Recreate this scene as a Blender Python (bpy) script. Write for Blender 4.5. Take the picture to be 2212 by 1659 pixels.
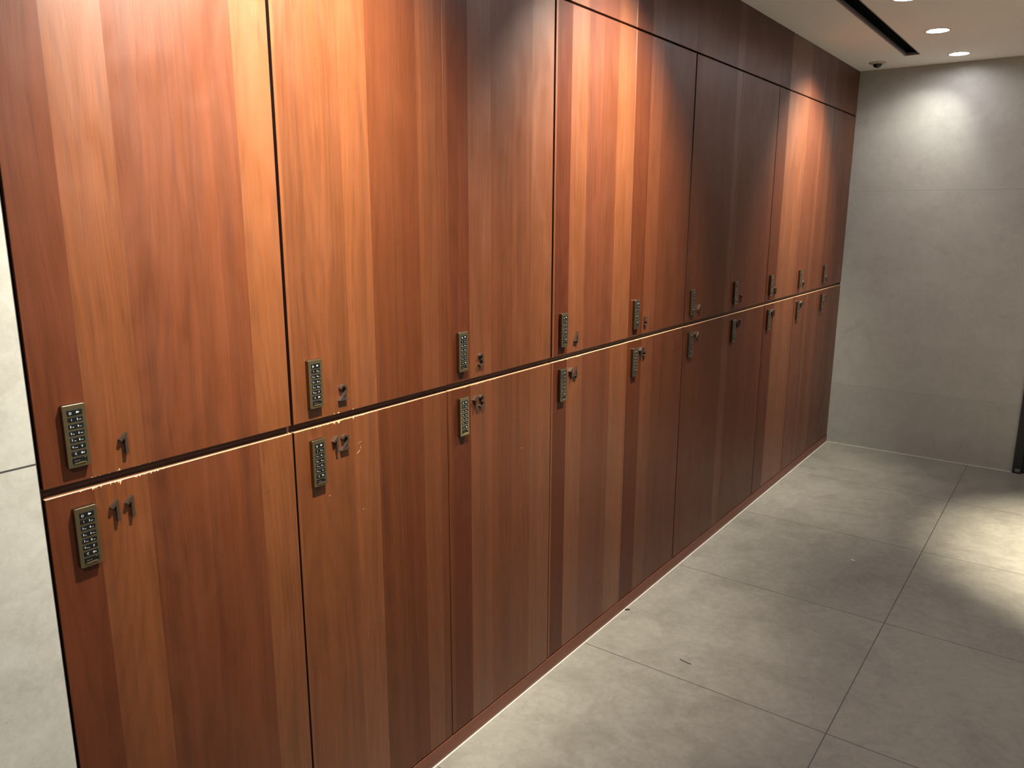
import bpy, bmesh, math, random
from mathutils import Vector, Matrix
random.seed(7)
for o in list(bpy.data.objects): bpy.data.objects.remove(o)
sc = bpy.context.scene
COL = sc.collection

# ---------------------------------------------------------------- camera
def make_camera():
    yaw, pit, rol = 0.6355, -0.2166, 0.0025
    fw = Vector((-math.sin(yaw)*math.cos(pit), math.cos(yaw)*math.cos(pit), math.sin(pit)))
    r = Vector((math.cos(yaw), math.sin(yaw), 0)); up = r.cross(fw)
    r2 = r*math.cos(rol)+up*math.sin(rol); u2 = -r*math.sin(rol)+up*math.cos(rol)
    cd = bpy.data.cameras.new('camera'); cam = bpy.data.objects.new('camera', cd); COL.objects.link(cam)
    cd.sensor_fit = 'HORIZONTAL'; cd.sensor_width = 36; cd.lens = 36*1679.85/2212
    cd.clip_start = 0.02
    M = Matrix((( r2.x, u2.x, -fw.x, 1.3087), (r2.y, u2.y, -fw.y, -0.5058), (r2.z, u2.z, -fw.z, 1.5260), (0,0,0,1)))
    cam.matrix_world = M; sc.camera = cam
make_camera()

# ---------------------------------------------------------------- world, view
w = bpy.data.worlds.new('world'); sc.world = w; w.use_nodes = True
w.node_tree.nodes['Background'].inputs[0].default_value = (0.9, 0.92, 1, 1)
w.node_tree.nodes['Background'].inputs[1].default_value = 0.02
sc.view_settings.view_transform = 'Standard'; sc.view_settings.look = 'None'
sc.view_settings.gamma = 1; sc.view_settings.use_curve_mapping = False
sc.view_settings.exposure = 0.16

# downlights: x, y, power, aim direction, full cone angle, blend, seen
# (one lamp data per fitting, built together with its housing further down)
COOL = (0.96, 0.99, 1.0)
WARM = (1.0, 0.94, 0.80)
NEUT = (0.98, 0.98, 0.92)
H = 2.388
LAMPS = [
    dict(p=(0.572, 4.635), W=22, aim=(-0.44, 0.30, -1), cone=96, c=NEUT),
    dict(p=(0.567, 3.946), W=290, aim=(-0.68, -0.06, -1), bl=1, cone=86, c=WARM),
    dict(p=(0.560, 3.215), W=4, aim=(0.25, 0.0, -1), cone=84, c=NEUT),
    dict(p=(0.560, 1.78), W=370, aim=(-0.70, -0.02, -1), bl=1, cone=88, c=WARM),
    dict(p=(0.560, 0.46), W=430, aim=(-0.88, 0.08, -1), cone=84, c=WARM),
    dict(p=(1.15, -0.95), W=120, aim=(-0.75, 0.0, -1), cone=110, c=NEUT),
    dict(p=(1.78, 3.68), W=1250, aim=(0.0, 0.0, -1), cone=50, c=(1.0, .93, .74)),
    dict(p=(2.20, 2.10), W=95, aim=(1.3, 0.0, -1), cone=100, c=COOL),  # added fill: washes the unseen right wall to bounce light back
    dict(p=(2.20, 0.30), W=75, aim=(1.3, 0.0, -1), cone=100, c=COOL),  # added fill on the right wall, near end
    dict(p=(1.40, -1.40), W=40, aim=(0.0, 0.0, -1), cone=110, c=NEUT),  # unseen lamp added behind the camera to raise the ambient light
    dict(p=(2.20, 3.90), W=80, aim=(1.3, 0.3, -1), cone=100, c=COOL),  # added fill on the right wall, far end
    dict(p=(0.560, 2.50), W=3, aim=(0.25, 0.0, -1), cone=84, c=NEUT),
    dict(p=(0.560, 1.05), W=4, aim=(0.0, 0.0, -1), cone=84, c=NEUT),
]

# ---------------------------------------------------------------- measured layout (metres)
CX = [0.0, 0.4932, 0.9848, 1.4754, 1.961, 2.4531, 2.9389, 3.4314, 3.921, 4.4086, 4.9]   # left edges of the doors
Z_PL = 0.0545      # top of plinth / foot of lower doors
Z_LT = 1.0712      # top of lower doors
Z_UB = 1.0885      # foot of upper doors
Z_UT = 2.1188      # top of upper doors
YB = 4.9           # back wall
XR = 2.75; YF = -2.4

# ---------------------------------------------------------------- node helpers
class NT:
    def __init__(s, name):
        s.m = bpy.data.materials.new(name); s.m.use_nodes = True
        s.t = s.m.node_tree; s.t.nodes.clear()
        s.out = s.t.nodes.new('ShaderNodeOutputMaterial')
        s.b = s.t.nodes.new('ShaderNodeBsdfPrincipled')
        s.t.links.new(s.b.outputs[0], s.out.inputs[0])
    def n(s, typ, ins=None, **kw):
        nd = s.t.nodes.new(typ)
        for k, v in kw.items(): setattr(nd, k, v)
        for k, v in (ins or {}).items(): s.put(nd.inputs[k], v)
        return nd
    def put(s, sock, v):
        if isinstance(v, bpy.types.NodeSocket): s.t.links.new(v, sock)
        else: sock.default_value = v
    def math(s, op, a, b=0.0, c=0.0, clamp=False):
        nd = s.t.nodes.new('ShaderNodeMath'); nd.operation = op; nd.use_clamp = clamp
        s.put(nd.inputs[0], a); s.put(nd.inputs[1], b); s.put(nd.inputs[2], c); return nd.outputs[0]
    def mix(s, f, a, b, typ='MIX'):
        nd = s.t.nodes.new('ShaderNodeMix'); nd.data_type = 'RGBA'; nd.blend_type = typ
        s.put(nd.inputs[0], f); s.put(nd.inputs[6], a); s.put(nd.inputs[7], b); return nd.outputs[2]
    def maprange(s, v, a, b, c, d, smooth=False):
        nd = s.t.nodes.new('ShaderNodeMapRange')
        if smooth: nd.interpolation_type = 'SMOOTHSTEP'
        for i, q in enumerate((v, a, b, c, d)): s.put(nd.inputs[i], q)
        return nd.outputs[0]
    def noise(s, vec, scale=1.0, detail=2.0, rough=0.5, dist=0.0):
        nd = s.n('ShaderNodeTexNoise', {'Vector': vec, 'Scale': scale, 'Detail': detail, 'Roughness': rough, 'Distortion': dist})
        return nd.outputs[0]
    def vec(s, x, y, z=0.0):
        nd = s.t.nodes.new('ShaderNodeCombineXYZ'); s.put(nd.inputs[0], x); s.put(nd.inputs[1], y); s.put(nd.inputs[2], z); return nd.outputs[0]
    def ramp(s, f, stops, interp='LINEAR'):
        nd = s.t.nodes.new('ShaderNodeValToRGB'); cr = nd.color_ramp; cr.interpolation = interp
        while len(cr.elements) > 1: cr.elements.remove(cr.elements[-1])
        cr.elements[0].position = stops[0][0]; cr.elements[0].color = (*stops[0][1], 1)
        for p, c in stops[1:]:
            e = cr.elements.new(p); e.color = (*c, 1)
        s.put(nd.inputs[0], f); return nd.outputs[0]
def srgb(r, g, b):
    f = lambda c: (c/255)/12.92 if c/255 <= 0.04045 else ((c/255+0.055)/1.055)**2.4
    return (f(r), f(g), f(b))
def simple(name, col, rough=0.5, metal=0.0, emit=None, estr=0.0, spec=0.5):
    k = NT(name); k.b.inputs['Base Color'].default_value = (*col, 1)
    k.b.inputs['Roughness'].default_value = rough; k.b.inputs['Metallic'].default_value = metal
    k.b.inputs['Specular IOR Level'].default_value = spec
    if emit:
        k.b.inputs['Emission Color'].default_value = (*emit, 1); k.b.inputs['Emission Strength'].default_value = estr
    return k.m

# ---------------------------------------------------------------- veneer
# each strip of cherry veneer: left edge (metres along the row), tone, redness (0 orange .. 1 wine)
STRIPS = [
 (0.000, 0.80, .75), (0.0746, 1.06, .25), (0.160, 0.90, .60), (0.3965, 1.20, .10),
 (0.4932, 0.98, .25), (0.650, 1.10, .20), (0.7300, 0.66, .55), (0.822, 0.60, .65), (0.880, 0.80, .40), (0.945, 0.66, .6),
 (0.9848, 0.56, .85), (1.0665, 0.92, .45), (1.168, 0.76, .50), (1.262, .82, .5), (1.350, 1.02, .35),
 (1.4754, 0.58, .90), (1.5622, 1.10, .35), (1.6546, 0.92, .75), (1.745, 0.86, .70), (1.829, 1.14, .30),
 (1.961, 0.50, .80), (2.068, 0.84, .60), (2.170, 0.70, .70),
 (2.4531, 0.66, .60), (2.690, 1.0, .4), (2.698, .64, .7), (2.870, 0.84, .50),
 (2.9389, 0.62, .75),
 (3.4314, 0.58, .80), (3.5639, 1.16, .30),
 (3.921, 0.88, .60)]
STRIPS2 = [(3.921, 0.88, .60), (4.150, 1.05, .40), (4.175, 0.78, .6), (4.300, .92, .5), (4.4086, 0.72, .70), (4.62, 0.66, .7), (4.78, .78, .6)]
def veneer(name='cherry_veneer', chips=True):
    k = NT(name)
    uv = k.n('ShaderNodeUVMap'); sep = k.n('ShaderNodeSeparateXYZ', {0: uv.outputs[0]})
    u, v = sep.outputs[0], sep.outputs[1]
    random.seed(11)
    def stopset(lst, lo, hi):
        out = []
        for (x, t, r) in lst: out.append((max(0.0, min(1.0, (x-lo)/(hi-lo))), (t/2, r, random.random())))
        return out
    rA = k.ramp(k.math('DIVIDE', u, 4.0), stopset(STRIPS, 0, 4.0), 'CONSTANT')
    rB = k.ramp(k.math('SUBTRACT', u, 3.921), stopset(STRIPS2, 3.921, 4.921), 'CONSTANT')
    far = k.math('GREATER_THAN', u, 3.921)
    info = k.mix(far, rA, rB)
    s3 = k.n('ShaderNodeSeparateColor', {0: info}); tone = k.math('MULTIPLY', s3.outputs[0], 2.0); red = s3.outputs[1]; rnd = s3.outputs[2]
    off = k.math('MULTIPLY', rnd, 37.0)
    # wavering grain coordinate
    warp = k.noise(k.vec(k.math('MULTIPLY', u, 9.0), k.math('MULTIPLY', v, 1.6), off), 1.0, 2.0)
    warp2 = k.noise(k.vec(k.math('MULTIPLY', u, 30.0), k.math('MULTIPLY', v, 7.0), off), 1.0, 2.0)
    gu = k.math('ADD', k.math('ADD', u, k.math('MULTIPLY', k.math('SUBTRACT', warp, .5), 0.055)), k.math('MULTIPLY', k.math('SUBTRACT', warp2, .5), 0.006))
    fine = k.noise(k.vec(k.math('MULTIPLY', gu, 520.0), k.math('MULTIPLY', v, 9.0), off), 1.0, 3.0, 0.65)
    band = k.noise(k.vec(k.math('MULTIPLY', gu, 75.0), k.math('MULTIPLY', v, 0.5), off), 1.0, 3.0, 0.6)
    wide = k.noise(k.vec(k.math('MULTIPLY', u, 17.0), k.math('MULTIPLY', v, 0.35), off), 1.0, 2.0, 0.5)
    blot = k.noise(k.vec(k.math('MULTIPLY', u, 16.0), k.math('MULTIPLY', v, 5.5), off), 1.0, 3.0, 0.55, 0.6)
    fleck = k.noise(k.vec(k.math('MULTIPLY', u, 260.0), k.math('MULTIPLY', v, 22.0), off), 1.0, 1.0, 0.5)
    # cathedral lines, only in some strips
    cath = k.noise(k.vec(k.math('MULTIPLY', u, 5.5), k.math('MULTIPLY', v, 0.42), off), 1.0, 1.0, 0.4, 0.15)
    cl = k.math('SINE', k.math('ADD', k.math('MULTIPLY', cath, 105.0), k.math('MULTIPLY', warp2, 2.5)))
    cl = k.math('POWER', k.math('ABSOLUTE', cl), 6.0)
    spec = k.maprange(tone, .55, 1.15, .10, .55)
    tone = k.math('ADD', 1.0, k.math('MULTIPLY', k.math('SUBTRACT', tone, 1.0), .62))
    g = k.math('ADD', 0.0, k.math('MULTIPLY', k.math('SUBTRACT', fine, .5), 0.62))
    g = k.math('ADD', g, k.math('MULTIPLY', k.math('SUBTRACT', band, .5), 0.62))
    g = k.math('ADD', g, k.math('MULTIPLY', k.math('SUBTRACT', wide, .5), 0.55))
    g = k.math('ADD', g, k.math('MULTIPLY', k.math('SUBTRACT', blot, .5), 0.34))
    g = k.math('ADD', g, k.math('MULTIPLY', cl, -0.11))
    lum = k.math('MULTIPLY', tone, k.math('ADD', 1.0, g))
    base = k.mix(red, (*srgb(96, 52, 21), 1), (*srgb(79, 35, 18), 1))
    colr = k.n('ShaderNodeVectorMath', {0: base}, operation='SCALE'); k.put(colr.inputs[3], lum); c = colr.outputs[0]
    # short dark pores
    pore = k.maprange(k.noise(k.vec(k.math('MULTIPLY', gu, 150.0), k.math('MULTIPLY', v, 11.0), k.math('ADD', off, 5.0)), 1.0, 2.0), .66, .80, 0, 0.55, True)
    c = k.mix(pore, c, (*srgb(70, 30, 20), 1))
    if chips:
        # worn and chipped edges by the finger gap, heaviest in front of the locks of the near lockers
        cn = k.noise(k.vec(k.math('MULTIPLY', u, 150.0), 0.3, 0.0), 1.0, 3.0, .7)
        cb = k.noise(k.vec(k.math('MULTIPLY', u, 14.0), 4.0, 0.0), 1.0, 1.0)
        pos = k.math('FRACT', k.math('DIVIDE', k.math('SUBTRACT', u, 0.004), 0.4905))
        near_lock = k.math('MULTIPLY', k.maprange(pos, .08, .14, 0, 1), k.maprange(pos, .34, .44, 1, 0))
        near_row = k.maprange(u, 0.2, 2.4, 1.0, 0.25)
        depth = k.math('MULTIPLY', k.math('MULTIPLY', near_lock, near_row), k.maprange(cn, .50, .74, 0.0, 0.0085))
        lo = k.math('MULTIPLY', k.math('LESS_THAN', k.math('SUBTRACT', 1.0712, v), k.math('ADD', k.math('MULTIPLY', near_row, k.math('MULTIPLY', cb, 0.0008)), depth)), k.math('LESS_THAN', v, 1.0715))
        hi = k.math('MULTIPLY', k.math('LESS_THAN', k.math('SUBTRACT', v, 1.0885), k.math('SUBTRACT', k.math('MULTIPLY', depth, 0.75), 0.001)), k.math('GREATER_THAN', v, 1.0880))
        m = k.math('MAXIMUM', lo, hi)
        c = k.mix(k.math('MULTIPLY', m, .9), c, (*srgb(214, 170, 128), 1))
    k.put(k.b.inputs['Base Color'], c)
    rg = k.maprange(blot, .3, .7, 0.36, 0.50)
    k.put(k.b.inputs['Roughness'], rg)
    k.put(k.b.inputs['Specular IOR Level'], spec)
    k.b.inputs['Coat Weight'].default_value = .25; k.b.inputs['Coat Roughness'].default_value = .36
    bm_ = k.n('ShaderNodeBump', {'Strength': 0.16, 'Distance': 0.002, 'Height': k.math('ADD', fine, k.math('MULTIPLY', blot, 3.0))})
    k.put(k.b.inputs['Normal'], bm_.outputs[0])
    return k.m
M_VEN = veneer(); M_VEN2 = veneer('cherry_fascia_veneer', False)

def plinth_wood():
    k = NT('plinth_wood'); tc = k.n('ShaderNodeTexCoord'); sp = k.n('ShaderNodeSeparateXYZ', {0: tc.outputs['Object']})
    g = k.noise(k.vec(k.math('MULTIPLY', sp.outputs[1], 3.0), k.math('MULTIPLY', sp.outputs[2], 160.0), 0), 1.0, 3.0)
    k.put(k.b.inputs['Base Color'], k.ramp(g, [(.3, srgb(88, 42, 26)), (.7, srgb(108, 56, 34))]))
    k.b.inputs['Roughness'].default_value = 0.42
    return k.m
M_PLINTH = plinth_wood()
M_CARC = simple('carcass_board', srgb(62, 30, 20), 0.5)
M_EDGE = simple('worn_edge_band', srgb(150, 108, 78), 0.45)
M_SIDE = simple('dark_gap_edge', srgb(44, 18, 12), .5)  # door sides coloured dark brown so the gaps read as shade
M_DARK = simple('shadow_gap_black', (0.012, 0.013, 0.013), 0.6)

# ---------------------------------------------------------------- stone / plaster
def stone(name, c1, c2, joints=None, rough=(.42, .62), scale=1.0, jw=0.0016, jcol=(0.05, 0.045, 0.04), blotch=1.0, bump=.12, veins=0.0):
    """large-format cement-look tile; joints = list of (axis, origin, pitch)"""
    k = NT(name); tc = k.n('ShaderNodeTexCoord'); P = tc.outputs['Object']
    sp = k.n('ShaderNodeSeparateXYZ', {0: P}); ax = {'x': sp.outputs[0], 'y': sp.outputs[1], 'z': sp.outputs[2]}
    big = k.noise(P, 1.3*scale, 3.0, .55, .3)
    mid = k.noise(P, 6.0*scale, 5.0, .6, .9)
    sm = k.noise(P, 34.0*scale, 5.0, .65, .5)
    rdg = k.math('ABSOLUTE', k.math('SUBTRACT', k.noise(P, 5.0*scale, 5.0, .55, 1.6), .5))
    f = k.math('ADD', k.math('MULTIPLY', big, .42*blotch), k.math('ADD', k.math('MULTIPLY', mid, .42*blotch), k.math('MULTIPLY', sm, .36)))
    f = k.math('ADD', k.math('SUBTRACT', f, (.42*blotch+.42*blotch+.36)/2), .5)
    c = k.ramp(f, [(.28, c1), (.72, c2)])
    vein = k.maprange(rdg, 0.0, 0.022, 1.0, 0.0, True)
    c = k.mix(k.math('MULTIPLY', vein, veins), c, (c1[0]*.72, c1[1]*.72, c1[2]*.72, 1))
    speck = k.maprange(k.noise(P, 95.0, 1.0), .80, .83, 0, .45)
    c = k.mix(speck, c, (c1[0]*.45, c1[1]*.42, c1[2]*.4, 1))
    h = k.math('ADD', k.math('MULTIPLY', mid, .5), k.math('MULTIPLY', sm, .35))
    if joints:
        js = None; hsh = 0.0
        for i, (a, o, p) in enumerate(joints):
            q = k.math('DIVIDE', k.math('SUBTRACT', ax[a], o), p)
            fr = k.math('FRACT', k.math('ADD', q, 100.5)); d = k.math('MULTIPLY', k.math('ABSOLUTE', k.math('SUBTRACT', fr, .5)), p)
            e = k.math('LESS_THAN', d, jw)
            js = e if js is None else k.math('MAXIMUM', js, e)
            hsh = k.math('ADD', hsh, k.math('MULTIPLY', k.math('FLOOR', k.math('ADD', q, 100.0)), 12.9+i*7.7))
        tv = k.math('FRACT', k.math('MULTIPLY', k.math('SINE', hsh), 437.5))
        sc_ = k.n('ShaderNodeVectorMath', {0: c}, operation='SCALE'); k.put(sc_.inputs[3], k.maprange(tv, 0, 1, .955, 1.03)); c = sc_.outputs[0]
        c = k.mix(js, c, (*jcol, 1)); h = k.math('SUBTRACT', h, k.math('MULTIPLY', js, 1.2))
    k.put(k.b.inputs['Base Color'], c)
    k.put(k.b.inputs['Roughness'], k.maprange(mid, .3, .7, *rough))
    k.b.inputs['Specular IOR Level'].default_value = .4
    b = k.n('ShaderNodeBump', {'Strength': bump, 'Distance': 0.003, 'Height': h}); k.put(k.b.inputs['Normal'], b.outputs[0])
    return k.m
M_FLOOR = stone('cement_floor_tile', srgb(106, 101, 92), srgb(144, 139, 128), [('x', 0.8488, 0.8488), ('y', 4.1207, 0.8029)], veins=.12, blotch=1.0)
M_WBACK = stone('grey_cement_wall', srgb(150, 147, 139), srgb(172, 169, 159), [('z', 0.412, 1.254)], rough=(.26, .50), jw=.0010, jcol=srgb(140, 136, 128), blotch=1.0, bump=.28)
M_WTILE = stone('pale_stone_wall_tile', srgb(156, 152, 142), srgb(186, 183, 174), [('z', 1.134, 1.20), ('y', -1.205, 1.20)], veins=.07, scale=2.6, blotch=1.25, bump=.2)
M_WOTHER = stone('grey_plaster', srgb(120, 117, 110), srgb(140, 137, 130), None)
M_CEIL = simple('warm_white_ceiling_paint', srgb(244, 241, 236), .75)
M_CAULK = simple('pale_caulk', srgb(190, 184, 172), .6)
M_BRASS = simple('bronze_anodised_plate', srgb(140, 127, 96), .25, .9)
M_DIGIT = simple('dark_bronze_numeral', srgb(86, 70, 60), .45, .75)
M_KEY = simple('black_key', (0.005, 0.0055, 0.006), .45, spec=.2)
M_PRINT = simple('white_print', (0.55, 0.56, 0.56), .5)
M_LED = simple('dim_led_dots', srgb(120, 100, 92), .4)
M_LIP = simple('polished_brass_lip', srgb(225, 205, 150), .15, .9)
M_VENTF = simple('grey_metal_frame', srgb(120, 110, 112), .5, .0)
M_VENTB = simple('black_vent_metal', (0.003, 0.0035, 0.004), .8, .0, spec=.1)
M_WHITE = simple('white_plastic', srgb(190, 182, 168), .45)
M_DOME = simple('dark_tinted_dome', (0.012, 0.012, 0.010), .08)
M_LENS = simple('lit_lamp_lens', (1, 1, 1), .4, 0, (.93, .93, 1.0), 130.0)
M_REFL = simple('lamp_reflector', srgb(225, 220, 205), .25, .6)
M_DOORD = simple('black_door_finish', (0.010, 0.010, 0.010), .5)
M_STEEL = simple('brushed_steel', srgb(150, 148, 144), .3, 1.0)
M_PAPER = simple('white_paper', srgb(230, 226, 214), .8)
M_SCUFF = simple('dark_scuff', srgb(62, 48, 40), .7)
M_PALES = simple('pale_scratch', srgb(196, 132, 96), .6)
M_HAIR = simple('dark_thread', srgb(40, 34, 32), .7)

# ---------------------------------------------------------------- mesh helpers
def obj(name, bm, mats, parent=None, loc=(0,0,0), smooth=False, uvyz=None):
    """link a bmesh as one object; vertices are given relative to loc"""
    if uvyz is not None:
        lay = bm.loops.layers.uv.verify()
        for f in bm.faces:
            for l in f.loops:
                l[lay].uv = (l.vert.co.y+uvyz[0], l.vert.co.z+uvyz[1])
    me = bpy.data.meshes.new(name); bm.to_mesh(me); bm.free()
    for m in (mats if isinstance(mats, (list, tuple)) else [mats]): me.materials.append(m)
    if smooth:
        for p in me.polygons: p.use_smooth = True
    o = bpy.data.objects.new(name, me); COL.objects.link(o); o.location = loc
    if parent: o.parent = parent
    return o
def empty(name, loc, label=None, cat=None, group=None):
    o = bpy.data.objects.new(name, None); COL.objects.link(o); o.location = loc; o.empty_display_size = .05
    tag(o, label, cat, group); return o
def tag(o, label=None, cat=None, group=None, kind=None):
    if label: o['label'] = label
    if cat: o['category'] = cat
    if group: o['group'] = group
    if kind: o['kind'] = kind
    return o
def box(bm, x0, x1, y0, y1, z0, z1, bev=0.0, seg=2, mi=0):
    t = bmesh.new(); bmesh.ops.create_cube(t, size=1)
    for v in t.verts: v.co = Vector(((x0+x1)/2+v.co.x*(x1-x0), (y0+y1)/2+v.co.y*(y1-y0), (z0+z1)/2+v.co.z*(z1-z0)))
    if bev: bmesh.ops.bevel(t, geom=list(t.edges), offset=bev, segments=seg, profile=.6, affect='EDGES')
    for f in t.faces: f.material_index = mi
    me = bpy.data.meshes.new('t'); t.to_mesh(me); t.free(); bm.from_mesh(me); bpy.data.meshes.remove(me)
    return bm
def lathe(prof, n=48, axis='z', mi=None):
    bm = bmesh.new(); rings = []
    for (r, z) in prof:
        if r < 1e-6: rings.append([bm.verts.new((0, 0, z))])
        else: rings.append([bm.verts.new((r*math.cos(2*math.pi*i/n), r*math.sin(2*math.pi*i/n), z)) for i in range(n)])
    for a, b in zip(rings, rings[1:]):
        for i in range(n):
            j = (i+1) % n
            if len(a) == 1 and len(b) == 1: continue
            if len(a) == 1: bm.faces.new((a[0], b[j], b[i]))
            elif len(b) == 1: bm.faces.new((a[i], a[j], b[0]))
            else: bm.faces.new((a[i], a[j], b[j], b[i]))
    bmesh.ops.recalc_face_normals(bm, faces=bm.faces)
    return bm
def rbox(w, h, r, x0, x1, cy=0, cz=0, bev=0.0, bm=None, mi=0, n=5):
    """rounded rectangle in the y-z plane (w along y, h along z), extruded x0..x1, front edge eased by bev"""
    bm = bm or bmesh.new()
    def ring(x, ins):
        vs = []; rr = max(r-ins, 0.0003)
        for sx, sz, a0 in ((1, 1, 0), (-1, 1, 90), (-1, -1, 180), (1, -1, 270)):
            for i in range(n+1):
                a = math.radians(a0+90*i/n)
                vs.append(bm.verts.new((x, cy+sx*(w/2-ins-rr)+rr*math.cos(a), cz+sz*(h/2-ins-rr)+rr*math.sin(a))))
        return vs
    prof = [(x0, 0)]
    if bev:
        for i in range(5):
            a = math.radians(90*i/4); prof.append((x1-bev+bev*math.sin(a), bev-bev*math.cos(a)))
    else: prof.append((x1, 0))
    R = [ring(x, i) for x, i in prof]
    fs = []
    for a, b in zip(R, R[1:]):
        for i in range(len(a)):
            j = (i+1) % len(a); fs.append(bm.faces.new((a[i], a[j], b[j], b[i])))
    fs.append(bm.faces.new(R[-1])); fs.append(bm.faces.new(list(reversed(R[0]))))
    for f in fs: f.material_index = mi
    bmesh.ops.recalc_face_normals(bm, faces=fs)
    return bm

# ---------------------------------------------------------------- setting
def slab(name, x0, x1, y0, y1, z0, z1, m, kind='structure', bev=0.0):
    bm = bmesh.new(); box(bm, x0, x1, y0, y1, z0, z1, bev)
    return tag(obj(name, bm, m), kind=kind)
slab('floor', -0.70, XR+.1, YF-.1, YB+.1, -0.10, 0.0, M_FLOOR)
slab('wall_back', -0.70, 1.083, YB, YB+.12, 0.0, H+.12, M_WBACK)
wr = slab('wall_back_right', 2.033, XR+.1, YB, YB+.12, 0.0, H+.12, M_WBACK)
slab('wall_back_over_door', 1.083, 2.033, YB, YB+.12, 2.25, H+.12, M_WBACK)
slab('wall_left', -0.12, 0.0015, YF-.1, -0.0050, 0.0, H, M_WTILE, bev=.0015)
slab('wall_behind_lockers', -0.70, -0.60, -0.1, YB, 0.0, H, M_WOTHER)
slab('wall_right', XR, XR+.1, YF-.1, YB, 0.0, H, M_WTILE)
slab('wall_front', 0.0015, XR, YF-.1, YF, 0.0, H, M_WOTHER)

# ceiling with round cut-outs for the lamps, a slot for the vent
def make_ceiling():
    bm = bmesh.new(); box(bm, -0.70, XR+.1, YF-.1, YB, H, H+.10)
    c = obj('ceiling', bm, M_CEIL)
    cut = bmesh.new()
    for L in LAMPS:
        t = lathe([(0, H-.05), (.052, H-.05), (.052, H+.07), (0, H+.07)], 40)
        for v in t.verts: v.co.x += L['p'][0]; v.co.y += L['p'][1]
        me = bpy.data.meshes.new('t'); t.to_mesh(me); t.free(); cut.from_mesh(me); bpy.data.meshes.remove(me)
    box(cut, VX0+.003, VX1-.003, VY0+.003, VY1-.003, H-.05, H+.07)
    bmesh.ops.recalc_face_normals(cut, faces=cut.faces)
    k = obj('cutter', cut, M_CEIL)
    md = c.modifiers.new('cut', 'BOOLEAN'); md.object = k; md.operation = 'DIFFERENCE'; md.solver = 'EXACT'
    bpy.context.view_layer.update()
    me = bpy.data.meshes.new_from_object(c.evaluated_get(bpy.context.evaluated_depsgraph_get()))
    c.modifiers.clear(); c.data = me
    bpy.data.objects.remove(k)
    tag(c, kind='structure')
VX0, VX1, VY0, VY1 = 0.322, 0.398, 1.52, 4.523
make_ceiling()
# floor-edge caulk lines
slab('trim_1', 0.002, 0.0065, -0.0, YB, 0.0, 0.0025, M_CAULK)
slab('trim_2', 0.0065, 1.083, YB-.006, YB, 0.0, 0.0030, M_CAULK)
# plinth
bm = bmesh.new(); box(bm, -0.02, 0.002, 0.0, YB-.001, 0.0, Z_PL-.004, .0008)
tag(obj('baseboard_left', bm, M_PLINTH), kind='structure')
# shadow gap lining at the left end of the locker row
slab('trim_3', -0.60, -0.016, -0.0049, -0.0032, 0.0, H, M_DARK)
slab('trim_4', -0.03, -0.004, YB-.0026, YB-.0002, 0.052, H-.001, simple('grey_filler', srgb(80, 78, 70), .6))

# dark door at the right end of the back wall
def make_door():
    d = empty('door_1', (1.083, YB, 0)); tag(d, kind='structure')
    f = bmesh.new()
    box(f, 0.0, 0.045, -.012, .10, 0.0, 2.25, .002); box(f, .905, .95, -.012, .10, 0.0, 2.25, .002); box(f, .045, .905, -.012, .10, 2.205, 2.25, .002)
    obj('door_frame', f, M_DOORD, d)
    l = bmesh.new(); box(l, .048, .902, .010, .050, .008, 2.202, .002); lf = obj('door_leaf', l, M_DOORD, d)
    h = bmesh.new(); box(h, .80, .82, -.045, -.025, .85, 1.25, .004); box(h, .803, .817, -.03, .012, .88, .90); box(h, .803, .817, -.03, .012, 1.20, 1.22)
    obj('door_handle', h, M_STEEL, lf)
    p = bmesh.new(); box(p, .012, .040, -.020, -.010, 0.010, .030, .003); obj('floor_pivot', p, M_STEEL, d)
make_door()

# ---------------------------------------------------------------- numerals (stroked outlines, extruded)
def ribbon(bm, pts, wdt, x0, x1, mi=0, taper=True):
    """thick polyline in (y,z), extruded from x0 to x1 with mitred joints"""
    P = [Vector(p) for p in pts]; Ls, Rs = [], []
    for i, p in enumerate(P):
        if i == 0: d = (P[1]-P[0]).normalized(); n = Vector((-d.y, d.x)); s = 1
        elif i == len(P)-1: d = (P[-1]-P[-2]).normalized(); n = Vector((-d.y, d.x)); s = 1
        else:
            a = (p-P[i-1]).normalized(); b = (P[i+1]-p).normalized()
            n = (Vector((-a.y, a.x))+Vector((-b.y, b.x)))
            n.normalize(); s = min(1/max(.35, n.dot(Vector((-a.y, a.x)))), 2.2)
        Ls.append(p+n*wdt/2*s); Rs.append(p-n*wdt/2*s)
    mk = lambda q, x: bm.verts.new((x, q.x, q.y))
    A = [mk(q, x1) for q in Ls]; B = [mk(q, x1) for q in Rs]; C = [mk(q, x0) for q in Ls]; D = [mk(q, x0) for q in Rs]
    fs = []
    for i in range(len(P)-1):
        fs += [bm.faces.new((A[i], A[i+1], B[i+1], B[i])), bm.faces.new((C[i], D[i], D[i+1], C[i+1])),
               bm.faces.new((A[i], C[i], C[i+1], A[i+1])), bm.faces.new((B[i], B[i+1], D[i+1], D[i]))]
    fs += [bm.faces.new((A[0], B[0], D[0], C[0])), bm.faces.new((A[-1], C[-1], D[-1], B[-1]))]
    for f in fs: f.material_index = mi
    bmesh.ops.recalc_face_normals(bm, faces=fs)
def arc(cx, cy, rx, ry, a0, a1, n=14):
    return [(cx+rx*math.cos(math.radians(a0+(a1-a0)*i/n)), cy+ry*math.sin(math.radians(a0+(a1-a0)*i/n))) for i in range(n+1)]
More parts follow.
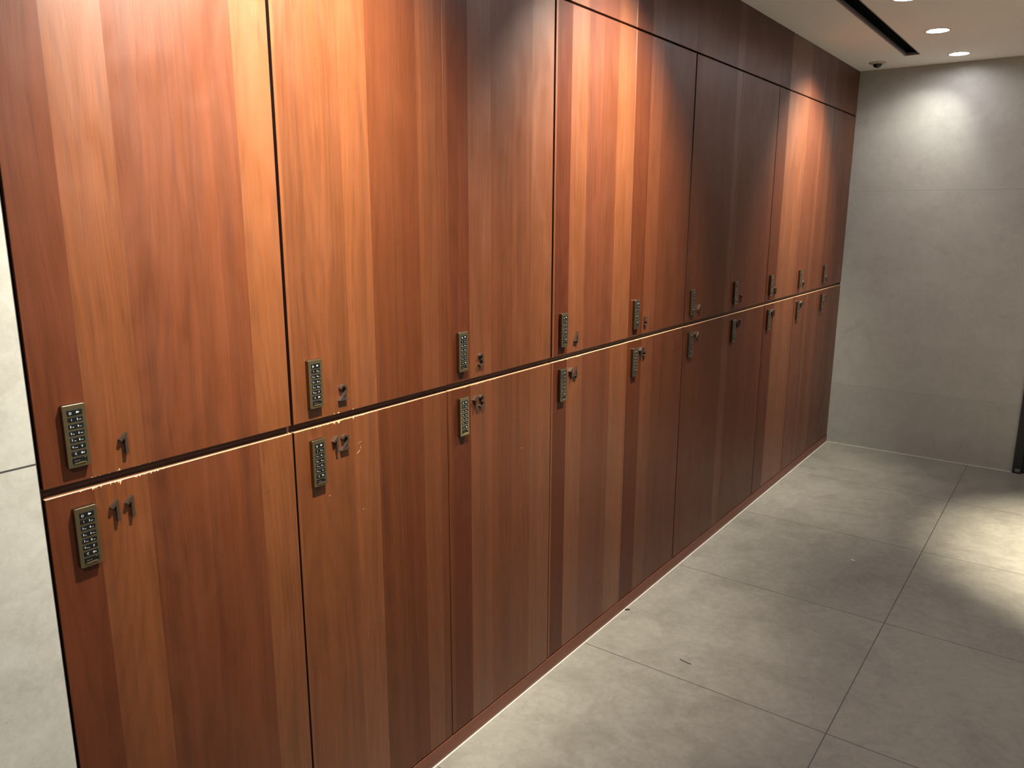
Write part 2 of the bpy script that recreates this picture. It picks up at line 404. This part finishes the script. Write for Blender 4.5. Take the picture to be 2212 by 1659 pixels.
GL = {   # unit height 1, width about .6, centre at 0
 '1': [[(-.22, .70), (.06, .93), (.06, 0.0)]],
 '2': [arc(0, .68, .22, .25, 165, -20)+[(.12, .42), (-.24, .07), (.30, .07)]],
 '3': [arc(0, .715, .20, .215, 160, -75)+[(-.03, .51)], [(-.03, .51)]+arc(0, .285, .23, .225, 75, -160)],
 '4': [[(.12, 0.0), (.12, .90), (-.24, .25), (.30, .25)]],
 '5': [[(.24, .93), (-.14, .93), (-.18, .50)]+arc(0, .31, .23, .25, 128, -155)],
 '6': [[(.14, .95), (-.14, .52)]+arc(0, .30, .225, .235, 150, 510, 22)],
 '7': [[(-.25, .93), (.24, .93), (-.06, 0.0)]],
 '8': [arc(0, .715, .19, .215, -90, 270, 22), arc(0, .285, .23, .225, 90, 450, 22)],
 '9': [[(-.14, .05), (.14, .48)]+arc(0, .70, .225, .235, -30, 330, 22)],
 '0': [arc(0, .50, .23, .435, 90, 450, 28)],
}
DIG_H = 0.0355
DIG_MESH = {}
for ch, strokes in GL.items():
    bm = bmesh.new()
    for s in strokes: ribbon(bm, [(a*DIG_H, b*DIG_H) for a, b in s], .0049, .0, .0075)
    me = bpy.data.meshes.new('numeral'); bm.to_mesh(me); bm.free(); me.materials.append(M_DIGIT); DIG_MESH[ch] = me

# ---------------------------------------------------------------- combination keypad lock
LW, LH, LT = 0.0365, 0.1055, 0.0105
ROWZ = [(.875-.1085*i)*LH - LH/2 for i in range(8)]
LEG = [('1', ''), ('2', 'ABC'), ('3', 'DEF'), ('4', 'GHI'), ('5', 'JKL'), ('6', 'MNO'), ('7', 'PQRS'), ('8', 'TUV'), ('9', 'WXYZ'), ('0', ''), ('C', ''), ('key', '')]
def text_bm(bm, txt, size, y, z, x, mi):
    cu = bpy.data.curves.new('t', 'FONT'); cu.body = txt; cu.size = size; cu.resolution_u = 2; cu.offset = size*.004
    cu.align_x = 'LEFT'
    to = bpy.data.objects.new('t', cu); COL.objects.link(to); bpy.context.view_layer.update()
    me = bpy.data.meshes.new_from_object(to.evaluated_get(bpy.context.evaluated_depsgraph_get()))
    bpy.data.objects.remove(to); bpy.data.curves.remove(cu)
    t = bmesh.new(); t.from_mesh(me); bpy.data.meshes.remove(me)
    for v in t.verts: v.co = Vector((x, y+v.co.x, z+v.co.y))
    bmesh.ops.recalc_face_normals(t, faces=t.faces)
    for f in t.faces: f.material_index = mi
    m2 = bpy.data.meshes.new('t'); t.to_mesh(m2); t.free(); bm.from_mesh(m2); bpy.data.meshes.remove(m2)
def mesh_of(bm, mats, name):
    me = bpy.data.meshes.new(name); bm.to_mesh(me); bm.free()
    for m in mats: me.materials.append(m)
    return me
bm = rbox(LW, LH, .0026, 0.0, LT, bev=.0011)
for f in bm.faces:
    if abs(f.normal.x) < .35: f.material_index = 2
for zz, hh in [(ROWZ[0], .0090)]+[(z, .0078) for z in ROWZ[1:7]]+[(ROWZ[7]-.0004, .0096)]:
    rbox(.0238, hh+.0006, .0012, LT-.0015, LT+.0002, .0004, zz, bm=bm, mi=1)     # dark recess behind keys
PLATE = mesh_of(bm, [M_BRASS, simple('recess_black', (0.004, 0.004, 0.004), .6, spec=.2), simple('polished_bronze_side', srgb(120, 100, 78), .14, .95)], 'lock_plate')
for p_ in PLATE.polygons: p_.use_smooth = False
KEYS = []
for i, (a, b) in enumerate(LEG):
    row, side = divmod(i, 2); cz = ROWZ[row+1]; cy = .0004+(-.0059 if side == 0 else .0059)
    bm = rbox(.0112, .0074, .0010, LT-.0005, LT+.0005, 0, 0, bev=.0003)
    xf = LT+.00062
    if a == 'key':
        ribbon(bm, arc(-.0014, 0, .0012, .0012, 0, 360, 12), .0008, xf-.0001, xf, 1)
        ribbon(bm, [(-.0004, 0), (.0026, 0)], .0008, xf-.0001, xf, 1); ribbon(bm, [(.0020, 0), (.0020, -.0012)], .0007, xf-.0001, xf, 1)
    else:
        text_bm(bm, a, .0050, -.0040 if b else -.0014, -.0018, xf, 1)
        if b: text_bm(bm, b, .0019 if len(b) < 4 else .0017, -.0004, -.0018, xf, 1)
    KEYS.append((mesh_of(bm, [M_KEY, M_PRINT], 'key'), (cy, cz)))
bm = rbox(.0228, .0086, .0010, LT-.0005, LT+.0009, 0, 0, bev=.0003)
text_bm(bm, 'D', .0058, -.0092, -.0026, LT+.00102, 1)
ribbon(bm, [(.0018, 0), (.0036, .0016), (.0036, -.0016), (.0018, 0)], .0007, LT+.0009, LT+.00102, 1)
ribbon(bm, [(.0036, 0.0), (.0068, 0.0)], .0016, LT+.0009, LT+.00102, 1)
WIN = mesh_of(bm, [M_KEY, M_PRINT], 'display_window')
bm = rbox(.0228, .0092, .0010, LT-.0005, LT+.0007, 0, 0, bev=.0003)
for q in (-.0072, -.0042, -.0012): rbox(.0015, .0011, .0004, LT+.0006, LT+.00082, q, -.0002, bm=bm, mi=1)
ribbon(bm, [(-.0092, -.0046), (-.0030, -.0046), (.0015, -.0040), (.0092, -.0043)], .0011, LT+.0004, LT+.0016, 2)
ribbon(bm, [(.0070, .0042), (.0092, .0036)], .0009, LT+.0004, LT+.0014, 2)
SLOT = mesh_of(bm, [M_KEY, M_LED, M_LIP], 'indicator_window')

def add(name, me, parent, loc):
    o = bpy.data.objects.new(name, me); COL.objects.link(o); o.parent = parent; o.location = loc; return o
def make_lock(parent, cy, cz, tilt=0.0, roll=0.0, plate=None):
    L = add('keypad_lock', plate or PLATE, parent, (0.0, cy, cz)); L.rotation_euler = (roll, 0, tilt)
    for me, (ky, kz) in KEYS: add('key', me, L, (0, ky, kz))
    add('display_window', WIN, L, (0, .0004, ROWZ[0])); add('indicator_window', SLOT, L, (0, .0004, ROWZ[7]-.0004))
    return L

# ---------------------------------------------------------------- lockers
GU = [.0012, .0070, .0030, .0075, .0022, .0090, .0050, .0050, .0050, .0030, .0030]   # gap left of each upper door (last = right end)
GLW = [.0012, .0042, .0030, .0055, .0020, .0055, .0022, .0060, .0060, .0022, .0030]
PROUD = {1: .0010, 3: .0, 4: .0012, 12: .0008, 15: -.0005, 16: .0006, 8: .0005, 6: .0008, 2: .0015, 13: .0012}
DESC = {
 1: 'tall orange cherry veneer locker numbered 1, nearest of the top row, above locker 11',
 2: 'orange cherry veneer locker numbered 2, top row, between lockers 1 and 3',
 3: 'reddish brown veneer locker numbered 3, top row, right of locker 2',
 4: 'bright lit veneer locker numbered 4 with a pale right strip, above locker 14',
 5: 'brown veneer locker numbered 5 in the top row, above locker 15',
 6: 'dark brown veneer locker numbered 6 in the top row, above locker 16',
 7: 'dark plain veneer locker numbered 7 in the top row, above locker 17',
 8: 'brown veneer locker numbered 8 with a bright wide strip, third from the back wall',
 9: 'veneer locker numbered 9, top row, second from the grey back wall',
 10: 'veneer locker numbered 10, top row, touching the grey back wall',
 11: 'lower veneer locker numbered 11 beside the pale stone wall, chipped top edge',
 12: 'lower veneer locker numbered 12 with scratches below its keypad and chipped top edge',
 13: 'lower brown veneer locker numbered 13, below locker 3',
 14: 'lower brown veneer locker numbered 14, below locker 4',
 15: 'lower brown veneer locker numbered 15 with a dark left strip, below locker 5',
 16: 'lower brown veneer locker numbered 16, below locker 6',
 17: 'lower dark veneer locker numbered 17, below locker 7',
 18: 'lower veneer locker numbered 18, third from the back wall in the bottom row',
 19: 'lower veneer locker numbered 19, second from the back wall in the bottom row',
 20: 'lower veneer locker numbered 20, bottom row, touching the grey back wall'}
LOCK_OFF = .0550
TH = .014
def make_locker(num):
    upper = num <= 10; i = (num-1) % 10; g = GU if upper else GLW
    y0 = CX[i]; y1 = CX[i+1]-g[i+1]
    z0, z1 = (Z_UB, Z_UT) if upper else (Z_PL, Z_LT)
    root = empty('locker', (0, y0, z0), DESC[num], 'locker', 'upper row of numbered lockers' if upper else 'lower row of numbered lockers')
    # carcass: hollow box of boards behind the door
    a, b = .0004, CX[i+1]-y0-.0004
    zt = (z1-z0)+(.0062 if upper else .0080); zb = (-.0086 if upper else .0)
    c = bmesh.new(); xf = -TH-.002
    box(c, -.55, xf, a, a+.016, zb, zt); box(c, -.55, xf, b-.016, b, zb, zt)
    box(c, -.55, xf, a+.016, b-.016, zt-.016, zt); box(c, -.55, xf, a+.016, b-.016, zb, zb+.016)
    box(c, -.558, -.55, a, b, zb, zt)
    obj('carcass', c, M_CARC, root)
    # door
    px = PROUD.get(num, 0.0)
    d = bmesh.new(); box(d, -TH, 0.0, 0.0, y1-y0, 0.0, z1-z0, .0007, 1)
    for f in d.faces:
        if not upper and f.normal.z > .9: f.material_index = 1 if i < 3 else 0
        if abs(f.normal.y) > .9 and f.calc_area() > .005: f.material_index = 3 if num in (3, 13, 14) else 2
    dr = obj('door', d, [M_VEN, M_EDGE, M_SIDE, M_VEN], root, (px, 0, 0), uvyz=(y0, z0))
    # lock and numerals ride on the door face
    zc = (1.1685 if upper else 0.9925)-z0
    make_lock(root, LOCK_OFF+.001, zc, TILT.get(num, 0.0), 0.0).location.x = px
    s = str(num); cy = .1350 if upper else .1215
    zd = (1.1175 if upper else 1.0020)-z0
    if num == 10: cy = .118
    step = .0262
    for k_, ch in enumerate(s):
        dy = cy+(k_-(len(s)-1)/2)*step
        add('numeral', DIG_MESH[ch], root, (px, dy, zd))
    return root, dr
TILT = {}
DOORS = {}
for n_ in range(1, 21): DOORS[n_] = make_locker(n_)

# scratches on the near lower doors
def mark(num, pts, wdt, m, name='scratch_mark'):
    root, dr = DOORS[num]; y0, z0 = root.location.y, root.location.z
    bm = bmesh.new(); ribbon(bm, [(a-y0, b-z0) for a, b in pts], wdt, .0, .00012)
    obj(name, bm, m, dr)
mark(12, [(.6675, 1.0052), (.6745, 1.0078), (.681, 1.0082)], .0006, M_PALES)
mark(12, [(.6655, .982), (.669, .9845), (.6745, .9885)], .0016, M_PALES)
mark(12, [(.6765, .9915), (.6785, .9975)], .0009, M_PALES)
mark(12, [(.578, .905), (.5815, .9062)], .0014, M_PALES)
mark(12, [(.569, .887), (.585, .895), (.606, .913), (.621, .926)], .0006, M_SCUFF)
mark(12, [(.676, .842), (.681, .8432)], .0010, M_PALES)
mark(11, [(.399, .958), (.418, .961), (.426, .9655)], .0005, M_SCUFF)
mark(11, [(.2955, .851), (.297, .845)], .0015, M_SCUFF)
mark(13, [(1.314, .837), (1.316, .8345)], .0026, M_PALES)

# ---------------------------------------------------------------- fascia panels over the lockers
WH = ['1', '2', '3', '4', '5', '6', '7', '8', '9', '10']
for i in range(10):
    bm = bmesh.new(); box(bm, -TH, -.0008, .0003, CX[i+1]-CX[i]-.0010, 0.0, H-Z_UT-.008, .0005, 1)
    box(bm, -.06, -TH, .02, .06, -0.0, .20); box(bm, -.06, -TH, .40, .44, -0.0, .20)
    o = obj('fascia_panel', bm, M_VEN2, None, (0, CX[i], Z_UT+.0075), uvyz=(CX[i], Z_UT))
    tag(o, 'dark veneer fascia panel under the ceiling, directly above locker '+WH[i], 'panel', 'fascia panels above the lockers')

# ---------------------------------------------------------------- ceiling fittings
VIS = {0: 'bright round downlight nearest the grey back wall', 1: 'bright round downlight beside the black vent, second from the back wall',
       2: 'bright round downlight cut by the top edge of the photo, beside the vent'}
OFFL = {3: 'round recessed downlight above locker 4, out of frame', 4: 'round recessed downlight above locker 1, out of frame',
        5: 'round recessed downlight aimed at the pale stone wall', 6: 'round recessed downlight over the bright patch of floor',
        7: 'added unseen fill downlight washing the middle of the right wall', 8: 'added unseen fill downlight washing the near end of the right wall',
        9: 'added unseen fill downlight behind the viewpoint, over the aisle',
        10: 'added unseen fill downlight washing the far end of the right wall',
        11: 'round recessed downlight above locker 6, out of frame', 12: 'round recessed downlight above locker 3, out of frame'}
lens_me = mesh_of(lathe([(0, .004), (.02, .0045), (.036, .006), (.0455, .009)], 32), [M_LENS], 'lens')
ring_me = mesh_of(lathe([(.0500, .0), (.0560, .0), (.0565, -.0012), (.0505, -.0022), (.0490, -.0010), (.0480, .004), (.0480, .018), (.0515, .018), (.0515, .0), (.0500, 0)], 48), [M_WHITE], 'trim_ring')
refl_me = mesh_of(lathe([(.0475, .006), (.044, .018), (.038, .032), (.033, .040), (.033, .044), (.040, .044), (.0505, .019)], 48), [M_REFL], 'reflector')
for me in (lens_me, ring_me, refl_me):
    for p_ in me.polygons: p_.use_smooth = True
for i, L in enumerate(LAMPS):
    e = empty('ceiling_downlight', (L['p'][0], L['p'][1], H), VIS.get(i) or OFFL.get(i), 'ceiling light', 'recessed ceiling downlights')
    add('trim_ring', ring_me, e, (0, 0, 0)); add('reflector', refl_me, e, (0, 0, 0)); add('lens', lens_me, e, (0, 0, .0))
    ld = bpy.data.lights.new('downlight_beam', 'SPOT'); ld.energy = L['W']; ld.color = L['c']
    ld.spot_size = math.radians(L['cone']); ld.spot_blend = L.get('bl', 1.0); ld.shadow_soft_size = .022
    lo = bpy.data.objects.new('beam', ld); COL.objects.link(lo); lo.parent = e; lo.location = (0, 0, -.004)
    lo.rotation_euler = Vector(L['aim']).to_track_quat('-Z', 'Y').to_euler()

# linear vent slot
def make_vent():
    e = empty('ceiling_vent', (VX0, VY0, H), 'long black linear slot vent in the ceiling with a thin grey frame', 'vent')
    w_, l_ = VX1-VX0, VY1-VY0
    f = bmesh.new()
    box(f, -.004, .006, 0, l_, -.0015, .012); box(f, w_-.004, w_, 0, l_, -.0015, .012)
    box(f, .007, w_-.004, l_-.007, l_, -.0015, .012); box(f, .007, w_-.004, 0, .007, -.0015, .012)
    obj('vent_frame', f, M_VENTF, e)
    b = bmesh.new(); box(b, .004, w_-.004, .004, l_-.004, .050, .060); box(b, .004, .006, .004, l_-.004, .012, .05); box(b, w_-.006, w_-.004, .004, l_-.004, .012, .05)
    box(b, .006, w_-.006, .004, .006, .012, .05); box(b, .006, w_-.006, l_-.006, l_-.004, .012, .05)
    obj('duct_lining', b, M_VENTB, e)
    for xx in (.030, .048):
        s = bmesh.new(); box(s, xx, xx+.002, .007, l_-.007, .022, .049); obj('louvre_blade', s, M_VENTB, e)
make_vent()

# small dome camera in the far corner
e = empty('dome_camera', (0.152, 4.652, H), 'small dark dome camera on a pale round base, ceiling corner by the back wall', 'security camera')
o = obj('base_ring', lathe([(0, 0), (.048, 0), (.048, -.003), (.043, -.007), (.030, -.009), (.0255, -.009), (0, -.009)], 40), M_WHITE, e, smooth=True)
o = obj('dome', lathe([(.0255, -.009)]+[(.0255*math.cos(math.radians(a)), -.009-.021*math.sin(math.radians(a))) for a in range(8, 90, 9)]+[(0, -.030)], 32), M_DOME, e, smooth=True)

# ---------------------------------------------------------------- litter on the floor
bm = bmesh.new()
for s_ in ((0, 0, .013, .008, .3), (.010, .004, .009, .006, 1.3), (-.008, .005, .007, .005, 2.0)):
    vs = [bm.verts.new((s_[0]+s_[2]*math.cos(a)*.6-s_[3]*math.sin(a+s_[4]), s_[1]+s_[3]*math.sin(a)+.001*math.cos(3*a), .0006+.002*abs(math.sin(a+s_[4])))) for a in [k_*math.pi/4 for k_ in range(8)]]
    bm.faces.new(vs)
bmesh.ops.solidify(bm, geom=list(bm.faces), thickness=.0005)
tag(obj('paper_scrap', bm, M_PAPER, None, (.6173, 3.0235, .0003)), 'tiny white scrap of paper lying on the middle of the tiled floor', 'litter')
def strand(loc, pts, r, label):
    bm = bmesh.new(); ribbon(bm, pts, r, 0.0002, r*.8)
    for v in bm.verts: v.co = Vector((v.co.y, v.co.z, v.co.x))
    bmesh.ops.recalc_face_normals(bm, faces=bm.faces)
    tag(obj('thread', bm, M_HAIR, None, loc), label, 'litter')
strand((.3492, 1.8146, 0), [(-.022, .007), (-.012, .001), (0, .001), (.010, -.002), (.022, -.001)], .0022, 'short dark curled thread lying on the floor tile in front of locker 14')
strand((.012, 2.02, 0), [(-.004, -.008), (.004, 0), (.010, .004)], .005, 'tiny dark crumb against the plinth below locker 15')
